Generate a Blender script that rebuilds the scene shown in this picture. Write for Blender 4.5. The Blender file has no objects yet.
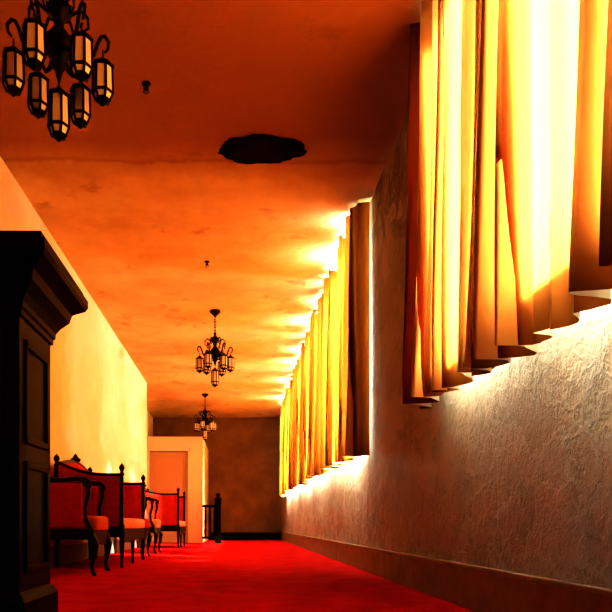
import bpy, bmesh, math, random
from mathutils import Vector, Matrix
random.seed(7)
scene=bpy.context.scene
scene.view_settings.view_transform='Standard'
try: scene.view_settings.look='Very High Contrast'
except Exception as ex: print(ex)
scene.view_settings.exposure=-0.68
F=650.0; CZ=0.43; H=3.31; XR=1.18; XL=-1.86; YE=17.6; YB=-1.5

# ---------------------------------------------------------------- materials
def mat(name, col, rough=.6, metal=0, spec=.5, noise=None, bump=None, col2=None, nscale=5):
    m=bpy.data.materials.new(name); m.use_nodes=True
    nt=m.node_tree; b=nt.nodes['Principled BSDF']
    b.inputs['Base Color'].default_value=(*col,1); b.inputs['Roughness'].default_value=rough
    b.inputs['Metallic'].default_value=metal
    b.inputs['Specular IOR Level'].default_value=spec
    geo=nt.nodes.new('ShaderNodeNewGeometry')
    if col2:
        n=nt.nodes.new('ShaderNodeTexNoise'); n.inputs['Scale'].default_value=nscale
        n.inputs['Detail'].default_value=6; n.inputs['Roughness'].default_value=.65
        nt.links.new(geo.outputs['Position'],n.inputs['Vector'])
        r=nt.nodes.new('ShaderNodeValToRGB'); r.color_ramp.elements[0].position=.35; r.color_ramp.elements[1].position=.65
        r.color_ramp.elements[0].color=(*col2,1); r.color_ramp.elements[1].color=(*col,1)
        nt.links.new(n.outputs['Fac'],r.inputs['Fac']); nt.links.new(r.outputs['Color'],b.inputs['Base Color'])
    if bump:
        n=nt.nodes.new('ShaderNodeTexNoise'); n.inputs['Scale'].default_value=bump[0]
        n.inputs['Detail'].default_value=8; n.inputs['Roughness'].default_value=.7
        nt.links.new(geo.outputs['Position'],n.inputs['Vector'])
        bp=nt.nodes.new('ShaderNodeBump'); bp.inputs['Strength'].default_value=bump[1]; bp.inputs['Distance'].default_value=bump[2]
        nt.links.new(n.outputs['Fac'],bp.inputs['Height']); nt.links.new(bp.outputs['Normal'],b.inputs['Normal'])
    return m

M_wallL=mat('plaster_cream',(.84,.81,.66),.7,bump=(6,.4,.02),col2=(.76,.71,.54),nscale=1.5)
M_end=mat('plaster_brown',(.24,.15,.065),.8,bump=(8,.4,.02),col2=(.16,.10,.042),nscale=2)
M_white=mat('painted_white',(.76,.68,.50),.5)
M_door=mat('painted_door',(.44,.30,.17),.5)
M_base=mat('baseboard_paint',(.31,.285,.24),.6,spec=.3,col2=(.22,.20,.165),nscale=6)
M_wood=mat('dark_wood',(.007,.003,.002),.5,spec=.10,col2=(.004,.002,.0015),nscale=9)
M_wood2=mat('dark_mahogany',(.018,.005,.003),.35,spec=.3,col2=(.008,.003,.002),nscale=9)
M_red=mat('red_velvet',(.42,.04,.025),.8,spec=.15,col2=(.32,.026,.016),nscale=14)
M_pink=mat('rose_velvet',(.72,.32,.26),.8,spec=.2,col2=(.6,.24,.19),nscale=14)
M_orange=mat('orange_velvet',(.50,.12,.02),.8,spec=.2)
M_iron=mat('black_iron',(.010,.007,.006),.5,metal=.3,spec=.3)
M_glass=mat('lantern_glass',(.74,.73,.68),.10)
M_dark=mat('hole_dark',(.035,.016,.007),.95,spec=.05,bump=(14,1,.04),col2=(.012,.006,.003),nscale=7)
M_brass=mat('old_brass',(.2,.1,.04),.4,metal=.8)

# carpet
M_carpet=mat('red_carpet',(.50,.010,.012),.95,spec=.08,col2=(.34,.006,.008),nscale=4,bump=(300,.6,.006))

# right wall : rough peeling plaster (relief mostly, colour nearly plain)
M_wallR=bpy.data.materials.new('peeling_plaster'); M_wallR.use_nodes=True
nt=M_wallR.node_tree; b=nt.nodes['Principled BSDF']; b.inputs['Roughness'].default_value=.45
geo=nt.nodes.new('ShaderNodeNewGeometry')
def N(t,**k):
    n=nt.nodes.new(t)
    for a,v in k.items():
        if a in n.inputs: n.inputs[a].default_value=v
        else: setattr(n,a,v)
    return n
n1=N('ShaderNodeTexNoise',Scale=2.0,Detail=9,Roughness=.66)
n2=N('ShaderNodeTexNoise',Scale=7,Detail=9,Roughness=.70)
for q in(n1,n2): nt.links.new(geo.outputs['Position'],q.inputs['Vector'])
st=N('ShaderNodeMapRange'); st.inputs['From Min'].default_value=.50; st.inputs['From Max'].default_value=.52
nt.links.new(n1.outputs['Fac'],st.inputs['Value'])
sc=N('ShaderNodeVectorMath',operation='SCALE'); sc.inputs['Scale'].default_value=.20
nt.links.new(n2.outputs['Color'],sc.inputs[0])
ad=N('ShaderNodeVectorMath',operation='ADD'); nt.links.new(geo.outputs['Position'],ad.inputs[0]); nt.links.new(sc.outputs[0],ad.inputs[1])
vo=N('ShaderNodeTexVoronoi',Scale=6,feature='DISTANCE_TO_EDGE'); nt.links.new(ad.outputs[0],vo.inputs['Vector'])
vr=N('ShaderNodeMapRange'); vr.inputs['From Max'].default_value=.09; vr.inputs['To Min'].default_value=1; vr.inputs['To Max'].default_value=0
nt.links.new(vo.outputs['Distance'],vr.inputs['Value'])
n3=N('ShaderNodeTexNoise',Scale=1.6,Detail=6,Roughness=.7); nt.links.new(geo.outputs['Position'],n3.inputs['Vector'])
dz=N('ShaderNodeMapRange'); dz.inputs['From Min'].default_value=.46; dz.inputs['From Max'].default_value=.58; nt.links.new(n3.outputs['Fac'],dz.inputs['Value'])
cr=N('ShaderNodeMath',operation='MULTIPLY'); nt.links.new(vr.outputs[0],cr.inputs[0]); nt.links.new(dz.outputs[0],cr.inputs[1])
h1=N('ShaderNodeMath',operation='MULTIPLY'); h1.inputs[1].default_value=.8; nt.links.new(n2.outputs['Fac'],h1.inputs[0])
h2=N('ShaderNodeMath',operation='MULTIPLY_ADD'); h2.inputs[1].default_value=.32; nt.links.new(cr.outputs[0],h2.inputs[0]); nt.links.new(h1.outputs[0],h2.inputs[2])
h3=N('ShaderNodeMath',operation='MULTIPLY_ADD'); h3.inputs[1].default_value=.24; nt.links.new(st.outputs[0],h3.inputs[0]); nt.links.new(h2.outputs[0],h3.inputs[2])
bp=N('ShaderNodeBump'); bp.inputs['Strength'].default_value=1; bp.inputs['Distance'].default_value=.10
nt.links.new(h3.outputs[0],bp.inputs['Height']); nt.links.new(bp.outputs['Normal'],b.inputs['Normal'])
c1=N('ShaderNodeMixRGB'); c1.inputs[1].default_value=(.38,.335,.25,1); c1.inputs[2].default_value=(.45,.41,.33,1); nt.links.new(st.outputs[0],c1.inputs[0])
c2=N('ShaderNodeMixRGB'); c2.inputs[2].default_value=(.62,.62,.59,1); nt.links.new(c1.outputs[0],c2.inputs[1])
cm=N('ShaderNodeMath',operation='MULTIPLY'); cm.inputs[1].default_value=.3; nt.links.new(cr.outputs[0],cm.inputs[0]); nt.links.new(cm.outputs[0],c2.inputs[0])
nt.links.new(c2.outputs[0],b.inputs['Base Color'])

# ceiling
M_ceil=bpy.data.materials.new('ochre_ceiling'); M_ceil.use_nodes=True
nt=M_ceil.node_tree; b=nt.nodes['Principled BSDF']; b.inputs['Roughness'].default_value=.6
geo=nt.nodes.new('ShaderNodeNewGeometry')
n1=N('ShaderNodeTexNoise',Scale=1.1,Detail=9,Roughness=.62); n2=N('ShaderNodeTexNoise',Scale=5,Detail=8,Roughness=.7)
for q in(n1,n2): nt.links.new(geo.outputs['Position'],q.inputs['Vector'])
r=N('ShaderNodeValToRGB'); e=r.color_ramp.elements
e[0].position=.32; e[0].color=(.58,.42,.19,1); e[1].position=.60; e[1].color=(.78,.65,.38,1)
nt.links.new(n1.outputs['Fac'],r.inputs['Fac'])
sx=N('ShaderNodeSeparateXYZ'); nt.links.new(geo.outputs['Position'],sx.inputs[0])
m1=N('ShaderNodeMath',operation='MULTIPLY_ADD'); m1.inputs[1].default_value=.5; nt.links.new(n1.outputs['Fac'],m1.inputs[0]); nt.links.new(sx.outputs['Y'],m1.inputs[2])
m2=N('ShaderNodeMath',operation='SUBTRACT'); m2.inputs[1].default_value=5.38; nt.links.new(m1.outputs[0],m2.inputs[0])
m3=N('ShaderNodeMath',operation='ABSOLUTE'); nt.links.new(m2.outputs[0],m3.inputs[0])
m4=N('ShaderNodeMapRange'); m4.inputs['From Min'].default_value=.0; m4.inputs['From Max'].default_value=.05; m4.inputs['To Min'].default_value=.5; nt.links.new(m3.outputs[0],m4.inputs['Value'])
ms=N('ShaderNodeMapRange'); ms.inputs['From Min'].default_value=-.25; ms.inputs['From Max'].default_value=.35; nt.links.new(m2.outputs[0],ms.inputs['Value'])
mo=N('ShaderNodeMixRGB'); mo.inputs[1].default_value=(.36,.19,.075,1); nt.links.new(ms.outputs[0],mo.inputs[0]); nt.links.new(r.outputs['Color'],mo.inputs[2])  # near section browner: stained paint plus near-end shade put into the base colour
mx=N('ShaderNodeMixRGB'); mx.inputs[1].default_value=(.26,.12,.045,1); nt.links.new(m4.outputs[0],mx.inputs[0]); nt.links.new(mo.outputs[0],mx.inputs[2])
n4=N('ShaderNodeTexNoise',Scale=2.3,Detail=6,Roughness=.6); nt.links.new(geo.outputs['Position'],n4.inputs['Vector'])
m5=N('ShaderNodeMapRange'); m5.inputs['From Min'].default_value=.61; m5.inputs['From Max'].default_value=.69; m5.inputs['To Max'].default_value=.42; nt.links.new(n4.outputs['Fac'],m5.inputs['Value'])
m6=N('ShaderNodeMixRGB'); m6.inputs[2].default_value=(.24,.12,.045,1); nt.links.new(m5.outputs[0],m6.inputs[0]); nt.links.new(mx.outputs[0],m6.inputs[1])
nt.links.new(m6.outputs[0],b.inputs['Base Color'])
bp=N('ShaderNodeBump'); bp.inputs['Strength'].default_value=.4; bp.inputs['Distance'].default_value=.025
nt.links.new(n2.outputs['Fac'],bp.inputs['Height']); nt.links.new(bp.outputs['Normal'],b.inputs['Normal'])

# curtain cloth : gold face, pale lining on the window side
def cloth(name,face,lining,tc,w):
    m=bpy.data.materials.new(name); m.use_nodes=True; nt=m.node_tree; nt.nodes.clear()
    o=nt.nodes.new('ShaderNodeOutputMaterial'); d=nt.nodes.new('ShaderNodeBsdfDiffuse'); t=nt.nodes.new('ShaderNodeBsdfTranslucent')
    g=nt.nodes.new('ShaderNodeNewGeometry'); c=nt.nodes.new('ShaderNodeMixRGB')
    c.inputs[1].default_value=(*lining,1); c.inputs[2].default_value=(*face,1)
    nt.links.new(g.outputs['Backfacing'],c.inputs[0]); nt.links.new(c.outputs[0],d.inputs[0])
    t.inputs[0].default_value=(*tc,1)
    mx=nt.nodes.new('ShaderNodeMixShader'); mx.inputs[0].default_value=w
    nt.links.new(d.outputs[0],mx.inputs[1]); nt.links.new(t.outputs[0],mx.inputs[2]); nt.links.new(mx.outputs[0],o.inputs[0])
    return m
M_cur=cloth('gold_curtain_cloth',(.12,.028,.003),(.88,.84,.74),(1.0,.37,.06),.070)
M_cur2=cloth('thin_gold_curtain_cloth',(.11,.026,.004),(.88,.84,.74),(1.0,.41,.11),.095)
# window glass
M_pane=bpy.data.materials.new('window_glass'); M_pane.use_nodes=True; nt=M_pane.node_tree; nt.nodes.clear()
o=nt.nodes.new('ShaderNodeOutputMaterial'); t=nt.nodes.new('ShaderNodeBsdfTransparent'); g=nt.nodes.new('ShaderNodeBsdfGlossy'); g.inputs['Roughness'].default_value=.05
mx=nt.nodes.new('ShaderNodeMixShader'); mx.inputs[0].default_value=.05
nt.links.new(t.outputs[0],mx.inputs[1]); nt.links.new(g.outputs[0],mx.inputs[2]); nt.links.new(mx.outputs[0],o.inputs[0])

# ---------------------------------------------------------------- mesh builder
class MB:
    def __init__(s): s.bm=bmesh.new()
    def face(s,vs,m=0):
        try:
            f=s.bm.faces.new(vs); f.material_index=m; f.smooth=False; return f
        except ValueError: return None
    def box(s,x0,x1,y0,y1,z0,z1,m=0):
        v=[s.bm.verts.new(p) for p in((x0,y0,z0),(x1,y0,z0),(x1,y1,z0),(x0,y1,z0),(x0,y0,z1),(x1,y0,z1),(x1,y1,z1),(x0,y1,z1))]
        for q in((3,2,1,0),(4,5,6,7),(0,1,5,4),(1,2,6,5),(2,3,7,6),(3,0,4,7)): s.face([v[i] for i in q],m)
    def loops(s,L,m=0,cap=True,smooth=True,closed=False):
        R=[[s.bm.verts.new(p) for p in l] for l in L]; n=len(R[0])
        pairs=list(zip(R,R[1:]))+([(R[-1],R[0])] if closed else [])
        for a,c in pairs:
            for i in range(n):
                f=s.face([a[i],a[(i+1)%n],c[(i+1)%n],c[i]],m)
                if f: f.smooth=smooth
        if cap and not closed:
            s.face(list(reversed(R[0])),m); s.face(R[-1],m)
    def lathe(s,prof,c,seg=14,m=0,smooth=True,rot=0):
        s.loops([[(c[0]+max(r,1e-4)*math.cos(rot+2*math.pi*i/seg),c[1]+max(r,1e-4)*math.sin(rot+2*math.pi*i/seg),c[2]+z) for i in range(seg)] for r,z in prof],m,True,smooth)
    def tube(s,pts,r,seg=8,m=0,closed=False):
        P=[Vector(p) for p in pts]; n=len(P); L=[]; up=None
        for i,p in enumerate(P):
            if closed: d=P[(i+1)%n]-P[i-1]
            else: d=(P[min(i+1,n-1)]-P[max(i-1,0)])
            d.normalize()
            if up is None:
                up=Vector((0,0,1)) if abs(d.z)<.9 else Vector((1,0,0))
            a=d.cross(up).normalized(); up=a.cross(d).normalized()
            rr=r[i] if isinstance(r,(list,tuple)) else r
            L.append([tuple(p+(a*math.cos(2*math.pi*k/seg)+up*math.sin(2*math.pi*k/seg))*rr) for k in range(seg)])
        s.loops(L,m,True,True,closed)
    def prism(s,poly,axis,a,b_,m=0,puff=0):
        def P(u,v,t): return (u,t,v) if axis=='y' else (t,u,v)
        cu=sum(p[0] for p in poly)/len(poly); cv=sum(p[1] for p in poly)/len(poly)
        def ring(k,t): return [P(cu+(u-cu)*k,cv+(v-cv)*k,t) for u,v in poly]
        if puff: L=[ring(.6,a-puff),ring(.85,a-puff*.75),ring(1,a),ring(1,b_),ring(.85,b_+puff*.75),ring(.6,b_+puff)]
        else: L=[ring(1,a),ring(1,b_)]
        s.loops(L,m,True,bool(puff))
    def cushion(s,x0,x1,y0,y1,z0,z1,m=0,r=.03):
        def ring(o,z):
            pts=[];R=r
            for cx,cy,a0 in((x1-R,y1-R,0),(x0+R,y1-R,90),(x0+R,y0+R,180),(x1-R,y0+R,270)):
                for k in range(4):
                    a=math.radians(a0+k*30); pts.append((cx+(R-o)*math.cos(a) ,cy+(R-o)*math.sin(a),z))
            return pts
        s.loops([ring(.02,z0),ring(0,z0+.012),ring(0,z1-.03),ring(.012,z1-.01),ring(.03,z1)],m)
    def rectloft(s,x0,x1,y0,y1,prof,m=0,left=True):
        s.loops([[(x0-(o if left else 0),y0-o,z),(x1+o,y0-o,z),(x1+o,y1+o,z),(x0-(o if left else 0),y1+o,z)] for o,z in prof],m,True,False)
    def done(s,name,mats,loc=(0,0,0),bevel=0,rotz=0,parent=None):
        bmesh.ops.recalc_face_normals(s.bm,faces=s.bm.faces)
        me=bpy.data.meshes.new(name); s.bm.to_mesh(me); s.bm.free()
        for q in mats: me.materials.append(q)
        ob=bpy.data.objects.new(name,me); ob.location=loc; ob.rotation_euler=(0,0,rotz); scene.collection.objects.link(ob)
        if parent: ob.parent=parent
        if bevel:
            md=ob.modifiers.new('b','BEVEL'); md.width=bevel; md.segments=2; md.limit_method='ANGLE'; md.angle_limit=math.radians(50)
        return ob

# ---------------------------------------------------------------- room shell
b=MB(); b.box(-2.6,XR+.25,YB-.2,YE+.2,-.1,0); b.done('floor',[M_carpet])
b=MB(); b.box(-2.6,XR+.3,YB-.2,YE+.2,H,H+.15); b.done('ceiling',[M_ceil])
b=MB(); b.box(XL-.2,XL,YB,13.3,0,H); b.box(-2.5,XL-.2,13.2,13.3,0,H); b.box(-2.5,-2.3,13.3,YE,0,H); b.done('wall_left',[M_wallL])
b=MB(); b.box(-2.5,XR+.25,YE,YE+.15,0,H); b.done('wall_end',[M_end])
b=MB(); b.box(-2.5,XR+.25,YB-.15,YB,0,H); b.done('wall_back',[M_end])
HEAD=3.29; S0=1.14
wins=[(1.15,2.50,1.34),(2.76,3.56,1.30),(5.95,7.78,S0),(8.05,9.98,S0),(10.25,12.15,S0),(12.4,13.98,S0),(14.2,15.7,S0)]
b=MB(); b.box(XR,XR+.22,YB,YE,0,S0); b.box(XR,XR+.22,YB,YE,HEAD,H)
y=YB
for a,c,s_ in wins:
    b.box(XR,XR+.22,y,a,S0,HEAD); y=c
    if s_>S0: b.box(XR,XR+.22,a,c,S0,s_)
b.box(XR,XR+.22,y,YE,S0,HEAD)
bmesh.ops.remove_doubles(b.bm,verts=b.bm.verts,dist=1e-5)
b.done('wall_right',[M_wallR])
b=MB(); b.box(XR-.022,XR,YB,YE,0,.20); b.box(XR-.03,XR,YB,YE,.20,.225); b.done('baseboard_right',[M_base],bevel=.004)
b=MB(); b.box(XL,XL+.022,YB,13.3,0,.18); b.box(XL,XL+.028,YB,13.3,.18,.20); b.done('baseboard_left',[M_base],bevel=.004)
b=MB(); b.box(-.78,XR-.03,YE-.02,YE,0,.2); b.done('baseboard_end',[M_wood],bevel=.004)
for i,(a,c,SILL) in enumerate(wins):
    b=MB(); x0,x1=XR+.12,XR+.16
    b.box(x0,x1,a,a+.04,SILL,HEAD); b.box(x0,x1,c-.04,c,SILL,HEAD); b.box(x0,x1,a,c,SILL,SILL+.04); b.box(x0,x1,a,c,HEAD-.02,HEAD)
    if i>1: b.box(x0,x1,(a+c)/2-.02,(a+c)/2+.02,SILL,HEAD)
    b.box(x0+.015,x0+.02,a+.04,c-.04,SILL+.04,HEAD-.02,1)
    b.done('window_%d'%(i+1),[M_white,M_pane])
    L=bpy.data.lights.new('daylight','AREA'); L.shape='RECTANGLE'; L.size=HEAD-SILL; L.size_y=c-a
    L.color=(1,.95,.85); A=L.size*L.size_y; L.spread=math.radians(120)
    L.energy=A*(115 if i<2 else 145)
    o=bpy.data.objects.new('window_daylight',L); o.location=(XR+.30,(a+c)/2,(SILL+HEAD)/2); o.rotation_euler=(0,math.pi/2,0)
    scene.collection.objects.link(o)
L=bpy.data.lights.new('sun','SUN'); L.energy=340; L.angle=math.radians(7); L.color=(1,.94,.80)
o=bpy.data.objects.new('sun',L); o.rotation_euler=Vector((-1,.6,-.68)).to_track_quat('-Z','Y').to_euler(); o.location=(6,-2,5); scene.collection.objects.link(o)

# ---------------------------------------------------------------- curtains
def curtain(y0,y1,zb0,zb1,ztop,per=.15,amp=.045,xc=1.05,scal=.02,seed=0,ret=True,sags=(),m=None):
    rnd=random.Random(seed); nf=max(3,int((y1-y0)/per)); 
    ph=[rnd.uniform(-.35,.35) for _ in range(nf+2)]; am=[rnd.uniform(.3,1.3) for _ in range(nf+2)]
    ny=nf*12; nz=30; bm=bmesh.new(); G=[]
    for j in range(nz+1):
        t=j/nz; row=[]
        for i in range(ny+1):
            u=i/ny; y=y0+(y1-y0)*u; k=u*nf; ki=int(k); fr=k-ki; fr=fr*fr*(3-2*fr)
            a=am[ki]*(1-fr)+am[min(ki+1,nf+1)]*fr; p=ph[ki]*(1-fr)+ph[min(ki+1,nf+1)]*fr
            p+=.10*math.sin(2.2*t+a*6)*(1-t)
            w=math.sin(2*math.pi*(k+p))+.28*math.sin(4*math.pi*(k+p)+a*5)+.12*math.sin(2*math.pi*k*.31+seed); A=amp*a*(1.35-.65*t)
            x=xc-A*w + .010*math.sin(5*t+k)*(1-t)
            zb=zb0+(zb1-zb0)*u + .012*math.sin(k*1.7)
            zt=ztop-scal*(.5-.5*math.cos(2*math.pi*k))
            for sy,sw,sd in sags: zt-=sd*math.exp(-((y-sy)/sw)**2)
            yy=y+.03*math.cos(2*math.pi*(k+p))*(1-.4*t)
            row.append(bm.verts.new((min(x,1.155),yy,zb+(zt-zb)*t)))
        if ret:
            row.insert(0,bm.verts.new((XR-.012,y0-.01,zb0+(ztop-zb0)*t)))
        G.append(row)
    for j in range(nz):
        for i in range(len(G[0])-1):
            f=bm.faces.new((G[j][i],G[j][i+1],G[j+1][i+1],G[j+1][i])); f.smooth=True
    me=bpy.data.meshes.new('curtain'); bm.to_mesh(me); bm.free(); me.materials.append(m or M_cur)
    ob=bpy.data.objects.new('curtain',me); scene.collection.objects.link(ob)
    b=MB(); b.tube([(xc+.07,y0+.0,ztop-.06),(xc+.07,y1,ztop-.06)],.008,8); b.done('rod',[M_brass],parent=ob)
    return ob
curtain(.9,2.82,1.06,1.08,3.30,per=.17,amp=.060,seed=1,ret=False,xc=1.03,m=M_cur2)
curtain(2.74,3.88,1.09,1.13,3.30,per=.15,amp=.056,seed=2,ret=False,xc=1.05,m=M_cur2)
curtain(5.78,7.66,1.04,1.06,3.29,per=.19,amp=.060,seed=3,sags=((6.2,.10,.12),(6.95,.15,.18)))
curtain(7.70,9.79,1.06,1.06,3.29,per=.20,amp=.060,seed=4,ret=False,sags=((7.8,.10,.16),(8.4,.10,.12),(9.2,.16,.20)))
curtain(9.84,11.95,1.06,1.08,3.29,per=.21,amp=.060,seed=5,ret=False,sags=((10.0,.1,.15),(10.7,.12,.15),(11.5,.16,.20)))
curtain(12.0,13.88,1.08,1.1,3.29,per=.22,amp=.060,seed=6,ret=False,sags=((12.2,.1,.15),(13.0,.2,.18),))
curtain(13.93,15.8,1.08,1.1,3.29,per=.22,amp=.060,seed=8,ret=False,sags=((14.1,.1,.15),(14.8,.2,.18),))

# ---------------------------------------------------------------- chandeliers
def lantern(b,c,r=.05,h=.21):
    x,y,z=c # z = top hook
    b.tube([(x,y,z),(x,y,z-.035)],.004,6)
    zt=z-.035
    b.lathe([(.006,0),(.018,-.012),(r*.95,-.035),(r*1.12,-.04),(r*1.12,-.05),(r*.9,-.052)],(x,y,zt),6,0,False)
    z0=zt-.05; z1=zt-h
    b.lathe([(r*.88,0),(r*.95,-(z0-z1)*.75),(r*.60,-(z0-z1))],(x,y,z0),6,1,False)
    for k in range(6):
        a=math.pi/3*k; ca,sa=math.cos(a),math.sin(a)
        b.tube([(x+r*.92*ca,y+r*.92*sa,z0),(x+r*1.0*ca,y+r*1.0*sa,z0-(z0-z1)*.75),(x+r*.64*ca,y+r*.64*sa,z1)],.006,5)
    b.lathe([(r*.72,.012),(r*.74,0),(r*.3,-.012),(.006,-.022),(.0,-.026)],(x,y,z1),6,0,False)
    b.lathe([(r*1.03,.006),(r*1.06,0),(r*1.03,-.006)],(x,y,z0-(z0-z1)*.75),6,0,False)
def chandelier(X,Y,rot=0):
    b=MB()
    b.lathe([(.075,H-.001),(.075,H-.02),(.05,H-.045),(.02,H-.07),(.01,H-.09)],(0,0,0),16)
    z=H-.08; k=0
    while z>3.0:
        pts=[]
        for i in range(10):
            a=2*math.pi*i/10; u=.011*math.cos(a); w=.024*math.sin(a)
            pts.append((u if k%2 else 0,0 if k%2 else u,z-.02+w))
        b.tube(pts,.0045,5,closed=True); z-=.036; k+=1
    b.lathe([(.004,3.02),(.02,3.0),(.012,2.98),(.03,2.955),(.055,2.93),(.062,2.90),(.03,2.87),(.022,2.83),(.05,2.79),(.075,2.755),(.08,2.72),(.055,2.69),(.03,2.665),(.038,2.64),(.02,2.62),(.012,2.59),(.004,2.56)],(0,0,0),16)
    n=6
    for i in range(n):
        a=rot+2*math.pi*i/n; ca,sa=math.cos(a),math.sin(a)
        P=[(.05,2.71),(.09,2.675),(.13,2.68),(.165,2.73),(.185,2.79),(.20,2.82),(.218,2.825),(.236,2.80),(.232,2.765),(.218,2.745)]
        b.tube([(p*ca,p*sa,q) for p,q in P],[.012,.011,.010,.010,.009,.009,.009,.008,.007,.006],7)
        P=[(.06,2.90),(.10,2.93),(.135,2.90),(.14,2.85),(.115,2.83),(.10,2.85),(.112,2.87)]
        b.tube([(p*ca,p*sa,q) for p,q in P],[.008,.008,.007,.006,.006,.005,.004],6)
        lantern(b,(.208*ca,.208*sa,2.755-.02*(i%2)),.050,.215)
    lantern(b,(0,0,2.575),.050,.24)
    return b.done('chandelier',[M_iron,M_glass],(X,Y,0))
chandelier(-.865,3.14,.25); chandelier(-.31,8.78,.1); chandelier(-.73,14.4,.3)

# ---------------------------------------------------------------- foreground cabinet
b=MB(); x0,x1,y0,y1=XL+.01,-.915,2.72,3.17
b.rectloft(x0,x1,y0,y1,[(.03,0),(.03,.10),(.015,.13),(0,.14),(0,1.30),(.012,1.305),(.012,1.33),(.02,1.335),(.022,1.36),(.04,1.39),(.075,1.43),(.085,1.47),(.09,1.475),(.11,1.49),(.14,1.51),(.15,1.53),(.15,1.565),(.13,1.575),(.13,1.60)],0,False)
b.rectloft(x0,x1-.1,y0+.06,y1-.06,[(.05,1.6),(.05,1.62),(.03,1.64),(0,1.65)],0,False)
for za,zb in((.22,.70),(.78,1.22)):
    b.box(x1-.001,x1+.012,y0+.06,y1-.06,za,za+.03); b.box(x1-.001,x1+.012,y0+.06,y1-.06,zb-.03,zb)
    b.box(x1-.001,x1+.012,y0+.06,y0+.09,za,zb); b.box(x1-.001,x1+.012,y1-.09,y1-.06,za,zb)
xm=(x0+x1)/2
for xa,xb in((x0+.05,xm-.01),(xm+.01,x1-.07)):
    b.box(xa,xb,y0-.018,y0+.001,.2,1.26); b.box(xa+.06,xb-.06,y0-.026,y0-.017,.28,.68); b.box(xa+.06,xb-.06,y0-.026,y0-.017,.76,1.18)
b.lathe([(.012,0),(.016,.01),(.006,.02)],(xm-.04,y0-.03,.75),10,1); b.lathe([(.012,0),(.016,.01),(.006,.02)],(xm+.04,y0-.03,.75),10,1)
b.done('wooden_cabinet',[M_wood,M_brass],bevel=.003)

# ---------------------------------------------------------------- seating
def post(b,x,y,h,r=.024,lo=.0):
    b.lathe([(r*.55,lo),(r*.75,lo+.02),(r*.55,lo+.05),(r*.8,lo+.14),(r*1.15,lo+.26),(r*.8,lo+.28),(r*1.2,lo+.30),(r*1.2,lo+.42),(r*.8,lo+.44),(r*.95,(h+.44)/2),(r*.75,h-.13),(r*1.1,h-.11),(r*.65,h-.09),(r*.7,h-.08),(r*1.25,h-.05),(r*.9,h-.025),(r*.3,h-.01),(0.001,h)],(x,y,0),12)
def settee(Y,L,loc_x=-1.83,D=.72,hf=1.03,hb=1.12,cover=None,cover2=None,name='settee'):
    b=MB()
    for y in(.03,L-.03):
        post(b,.05,y,hb,.026); post(b,D-.03,y,hf,.024)
        N_=10; top=[]
        for i in range(N_+1):
            t=i/N_; x=.07+(D-.12)*t
            z=hb-.10-(hb-.10-(hf-.13))*(t**.8)-.035*math.sin(math.pi*t)
            top.append((x,z))
        poly=[(.07,.40),(D-.05,.40)]+list(reversed(top))
        b.prism(poly,'y',y-.012,y+.012,1,.014)
        b.tube([(x,y,z+.01) for x,z in top],.02,8)
        b.box(.05,D-.03,y-.018,y+.018,.34,.405)
    top=[]; N_=16
    for i in range(N_+1):
        t=i/N_; top.append((.04+(L-.08)*t, hb-.12+.09*math.sin(math.pi*t)))
    b.prism([(.04,.40),(L-.04,.40)]+list(reversed(top)),'x',.04,.07,1,.02)
    b.tube([(.055,y,z+.01) for y,z in top],.024,8)
    b.lathe([(.001,0),(.05,.01),(.06,.035),(.03,.06),(.015,.085),(.001,.1)],(.055,L/2,hb-.02),10)
    b.box(.05,D-.01,.03,L-.03,.30,.38)
    b.cushion(.075,D+.0,.055,L-.055,.375,.49,2,.04)
    ap=[(.05,.31)]+[(.05+(L-.1)*i/16,.27-.03*abs(math.sin(math.pi*i/8))) for i in range(17)]+[(L-.05,.31)]
    b.prism(ap,'x',D-.035,D-.012,0)
    if L>1.2: post_y=L/2; b.lathe([(.013,0),(.018,.03),(.013,.06),(.022,.24),(.028,.3)],(D-.04,post_y,0),10)
    return b.done(name,[M_wood2,cover or M_red,cover2 or M_pink],(loc_x,Y,0),bevel=.003)
def armchair(Y,L=.62,loc_x=-1.82,D=.64,hb=1.02,ha=.80,cover=None,c2=None):
    b=MB()
    for y in(.03,L-.03):
        post(b,.05,y,hb,.024)
        b.tube([(D-.03,y,.34),(D+.0,y,.26),(D-.01,y,.16),(D-.03,y,.08),(D-.02,y,.03),(D+.0,y,.0)],[.030,.032,.022,.015,.016,.020],8)
        b.box(.04,D-.01,y-.018,y+.018,.32,.385)
        arm=[(.06,ha+.02),(.2,ha),(.35,ha-.005),(.48,ha+.005),(.56,ha),(.60,ha-.03),(.59,ha-.065),(.565,ha-.06),(.56,ha-.04)]
        b.tube([(x,y,z) for x,z in arm],[.018,.018,.02,.022,.022,.02,.017,.014,.01],8)
        b.tube([(.57,y,ha-.03),(.585,y,ha-.12),(.555,y,ha-.22),(.56,y,ha-.32),(.60,y,.40),(.61,y,.34)],[.018,.021,.017,.017,.022,.024],8)
        b.prism([(.07,.40),(.55,.40),(.52,.52),(.53,.70),(.53,ha-.03),(.3,ha-.03),(.07,ha-.01)],'y',y-.010,y+.010,1,.012)
    top=[(.04+(L-.08)*i/12,hb-.10+.07*math.sin(math.pi*i/12)) for i in range(13)]
    b.prism([(.04,.40),(L-.04,.40)]+list(reversed(top)),'x',.04,.065,1,.02)
    b.tube([(.05,y,z+.01) for y,z in top],.022,8)
    b.box(.04,D-.01,.03,L-.03,.30,.375)
    b.cushion(.07,D+.01,.05,L-.05,.37,.50,2,.05)
    ap=[(.05,.31)]+[(.05+(L-.1)*i/16,.275-.03*abs(math.sin(math.pi*i/8))) for i in range(17)]+[(L-.05,.31)]
    b.prism(ap,'x',D-.035,D-.014,0)
    return b.done('armchair',[M_wood2,cover or M_red,c2 or M_orange],(loc_x,Y,0),bevel=.003)
armchair(5.35)
settee(6.35,1.5)
armchair(8.1,c2=M_red)
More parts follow.
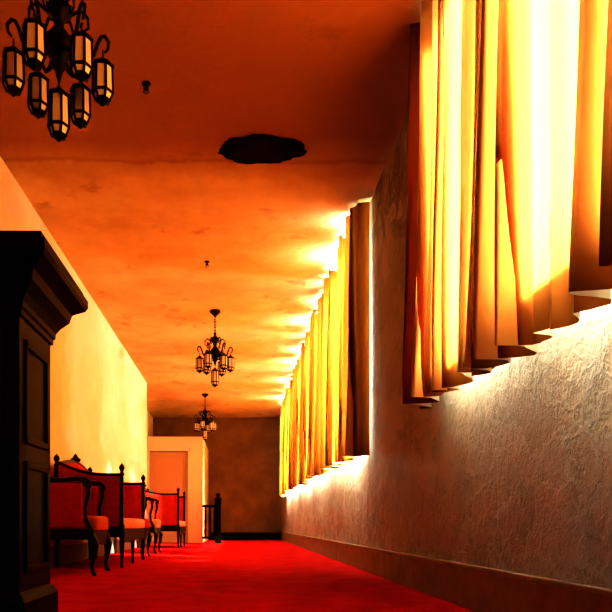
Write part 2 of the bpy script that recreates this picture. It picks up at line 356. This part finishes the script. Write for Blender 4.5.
armchair(9.35,cover=M_pink,c2=M_pink)
settee(11.5,1.35,D=.80,hf=1.08,hb=1.14)

# ---------------------------------------------------------------- vestibule with door
Yv=14.8; xa,xb=-2.3,-.80; dx0,dx1=-2.02,-1.14
b=MB(); b.box(dx1,xb,Yv,Yv+.12,0,2.42); b.box(xa,dx0,Yv,Yv+.12,0,2.42); b.box(dx0,dx1,Yv,Yv+.12,2.09,2.42)
b.box(xb-.12,xb,Yv+.12,YE,0,2.42); b.box(xa,xb-.12,Yv+.12,YE,2.32,2.42); b.done('wall_vestibule',[M_white])
b=MB(); b.box(dx0+.01,dx1-.01,Yv+.04,Yv+.08,.005,2.08)
for za,zb in((.2,.95),(1.1,1.95)):
    b.box(dx0+.12,dx1-.12,Yv+.028,Yv+.041,za,zb)
b.lathe([(.025,0),(.03,.02),(.012,.03)],(dx1-.07,Yv+.02,1.0),10,1)
b.done('door_1',[M_door,M_brass],bevel=.006)
b=MB(); b.box(dx1,dx1+.08,Yv-.02,Yv,0,2.17); b.box(dx0-.08,dx0,Yv-.02,Yv,0,2.17); b.box(dx0-.08,dx1+.08,Yv-.02,Yv,2.09,2.17); b.done('trim_1',[M_white],bevel=.004)

# stair railing with newel
b=MB(); X=-.45; Y=14.6
b.rectloft(X-.065,X+.065,Y-.065,Y+.065,[(.012,0),(.012,.14),(0,.16),(0,.86),(.014,.87),(.014,.90),(0,.91),(.0,.94),(.02,.96),(.02,.98),(-.02,1.02),(-.05,1.03)])
b.lathe([(.02,1.02),(.045,1.05),(.05,1.08),(.03,1.115),(.001,1.13)],(X,Y,0),12)
b.box(-.80,X-.05,Y-.03,Y+.03,.80,.86); b.box(-.80,X-.05,Y-.02,Y+.02,.10,.15)
for i in range(3):
    b.lathe([(.018,.15),(.024,.3),(.015,.34),(.024,.5),(.018,.8)],(-.73+i*.1,Y,0),8)
b.done('stair_newel_railing',[M_wood],bevel=.004)

# ceiling hole (fallen plaster) and small fittings
b=MB(); n=56; pts=[]
for k,(sc_,z) in enumerate(((1.0,H-.001),(1.0,H-.006),(.90,H-.016),(.86,H-.008))):
    rr=random.Random(3); ring=[]
    for i in range(n):
        a=2*math.pi*i/n; q=1+rr.uniform(-.05,.05)+.04*math.sin(3*a+1)+.03*math.sin(7*a)
        ring.append((.33*q*sc_*math.cos(a),.19*q*sc_*math.sin(a),z))
    pts.append(ring)
b.loops(pts,0,True,False); b.done('ceiling_damage_patch',[M_dark],(.185,5.0,0))
for X,Y in((-.6,4.25),(-.34,7.13)):
    b=MB(); b.lathe([(.03,H-.001),(.028,H-.008),(.012,H-.012),(.010,H-.03),(.018,H-.035),(.018,H-.042),(.006,H-.045)],(0,0,0),14)
    b.tube([(.012,0,H-.04),(.02,0,H-.055),(0,0,H-.07),(-.02,0,H-.055),(-.012,0,H-.04)],.003,6)
    b.done('fire_sprinkler',[M_iron],(X,Y,0))

# ---------------------------------------------------------------- world + camera
w=bpy.data.worlds.new('world'); scene.world=w; w.use_nodes=True
w.node_tree.nodes['Background'].inputs[0].default_value=(1,.8,.6,1); w.node_tree.nodes['Background'].inputs[1].default_value=.3
cam=bpy.data.cameras.new('camera'); co=bpy.data.objects.new('camera',cam); scene.collection.objects.link(co)
co.location=(0,0,CZ); co.rotation_euler=(math.pi/2,0,0); cam.sensor_width=36; cam.lens=36*F/612
cam.shift_x=68/612; cam.shift_y=218/612; cam.clip_start=.02
scene.camera=co
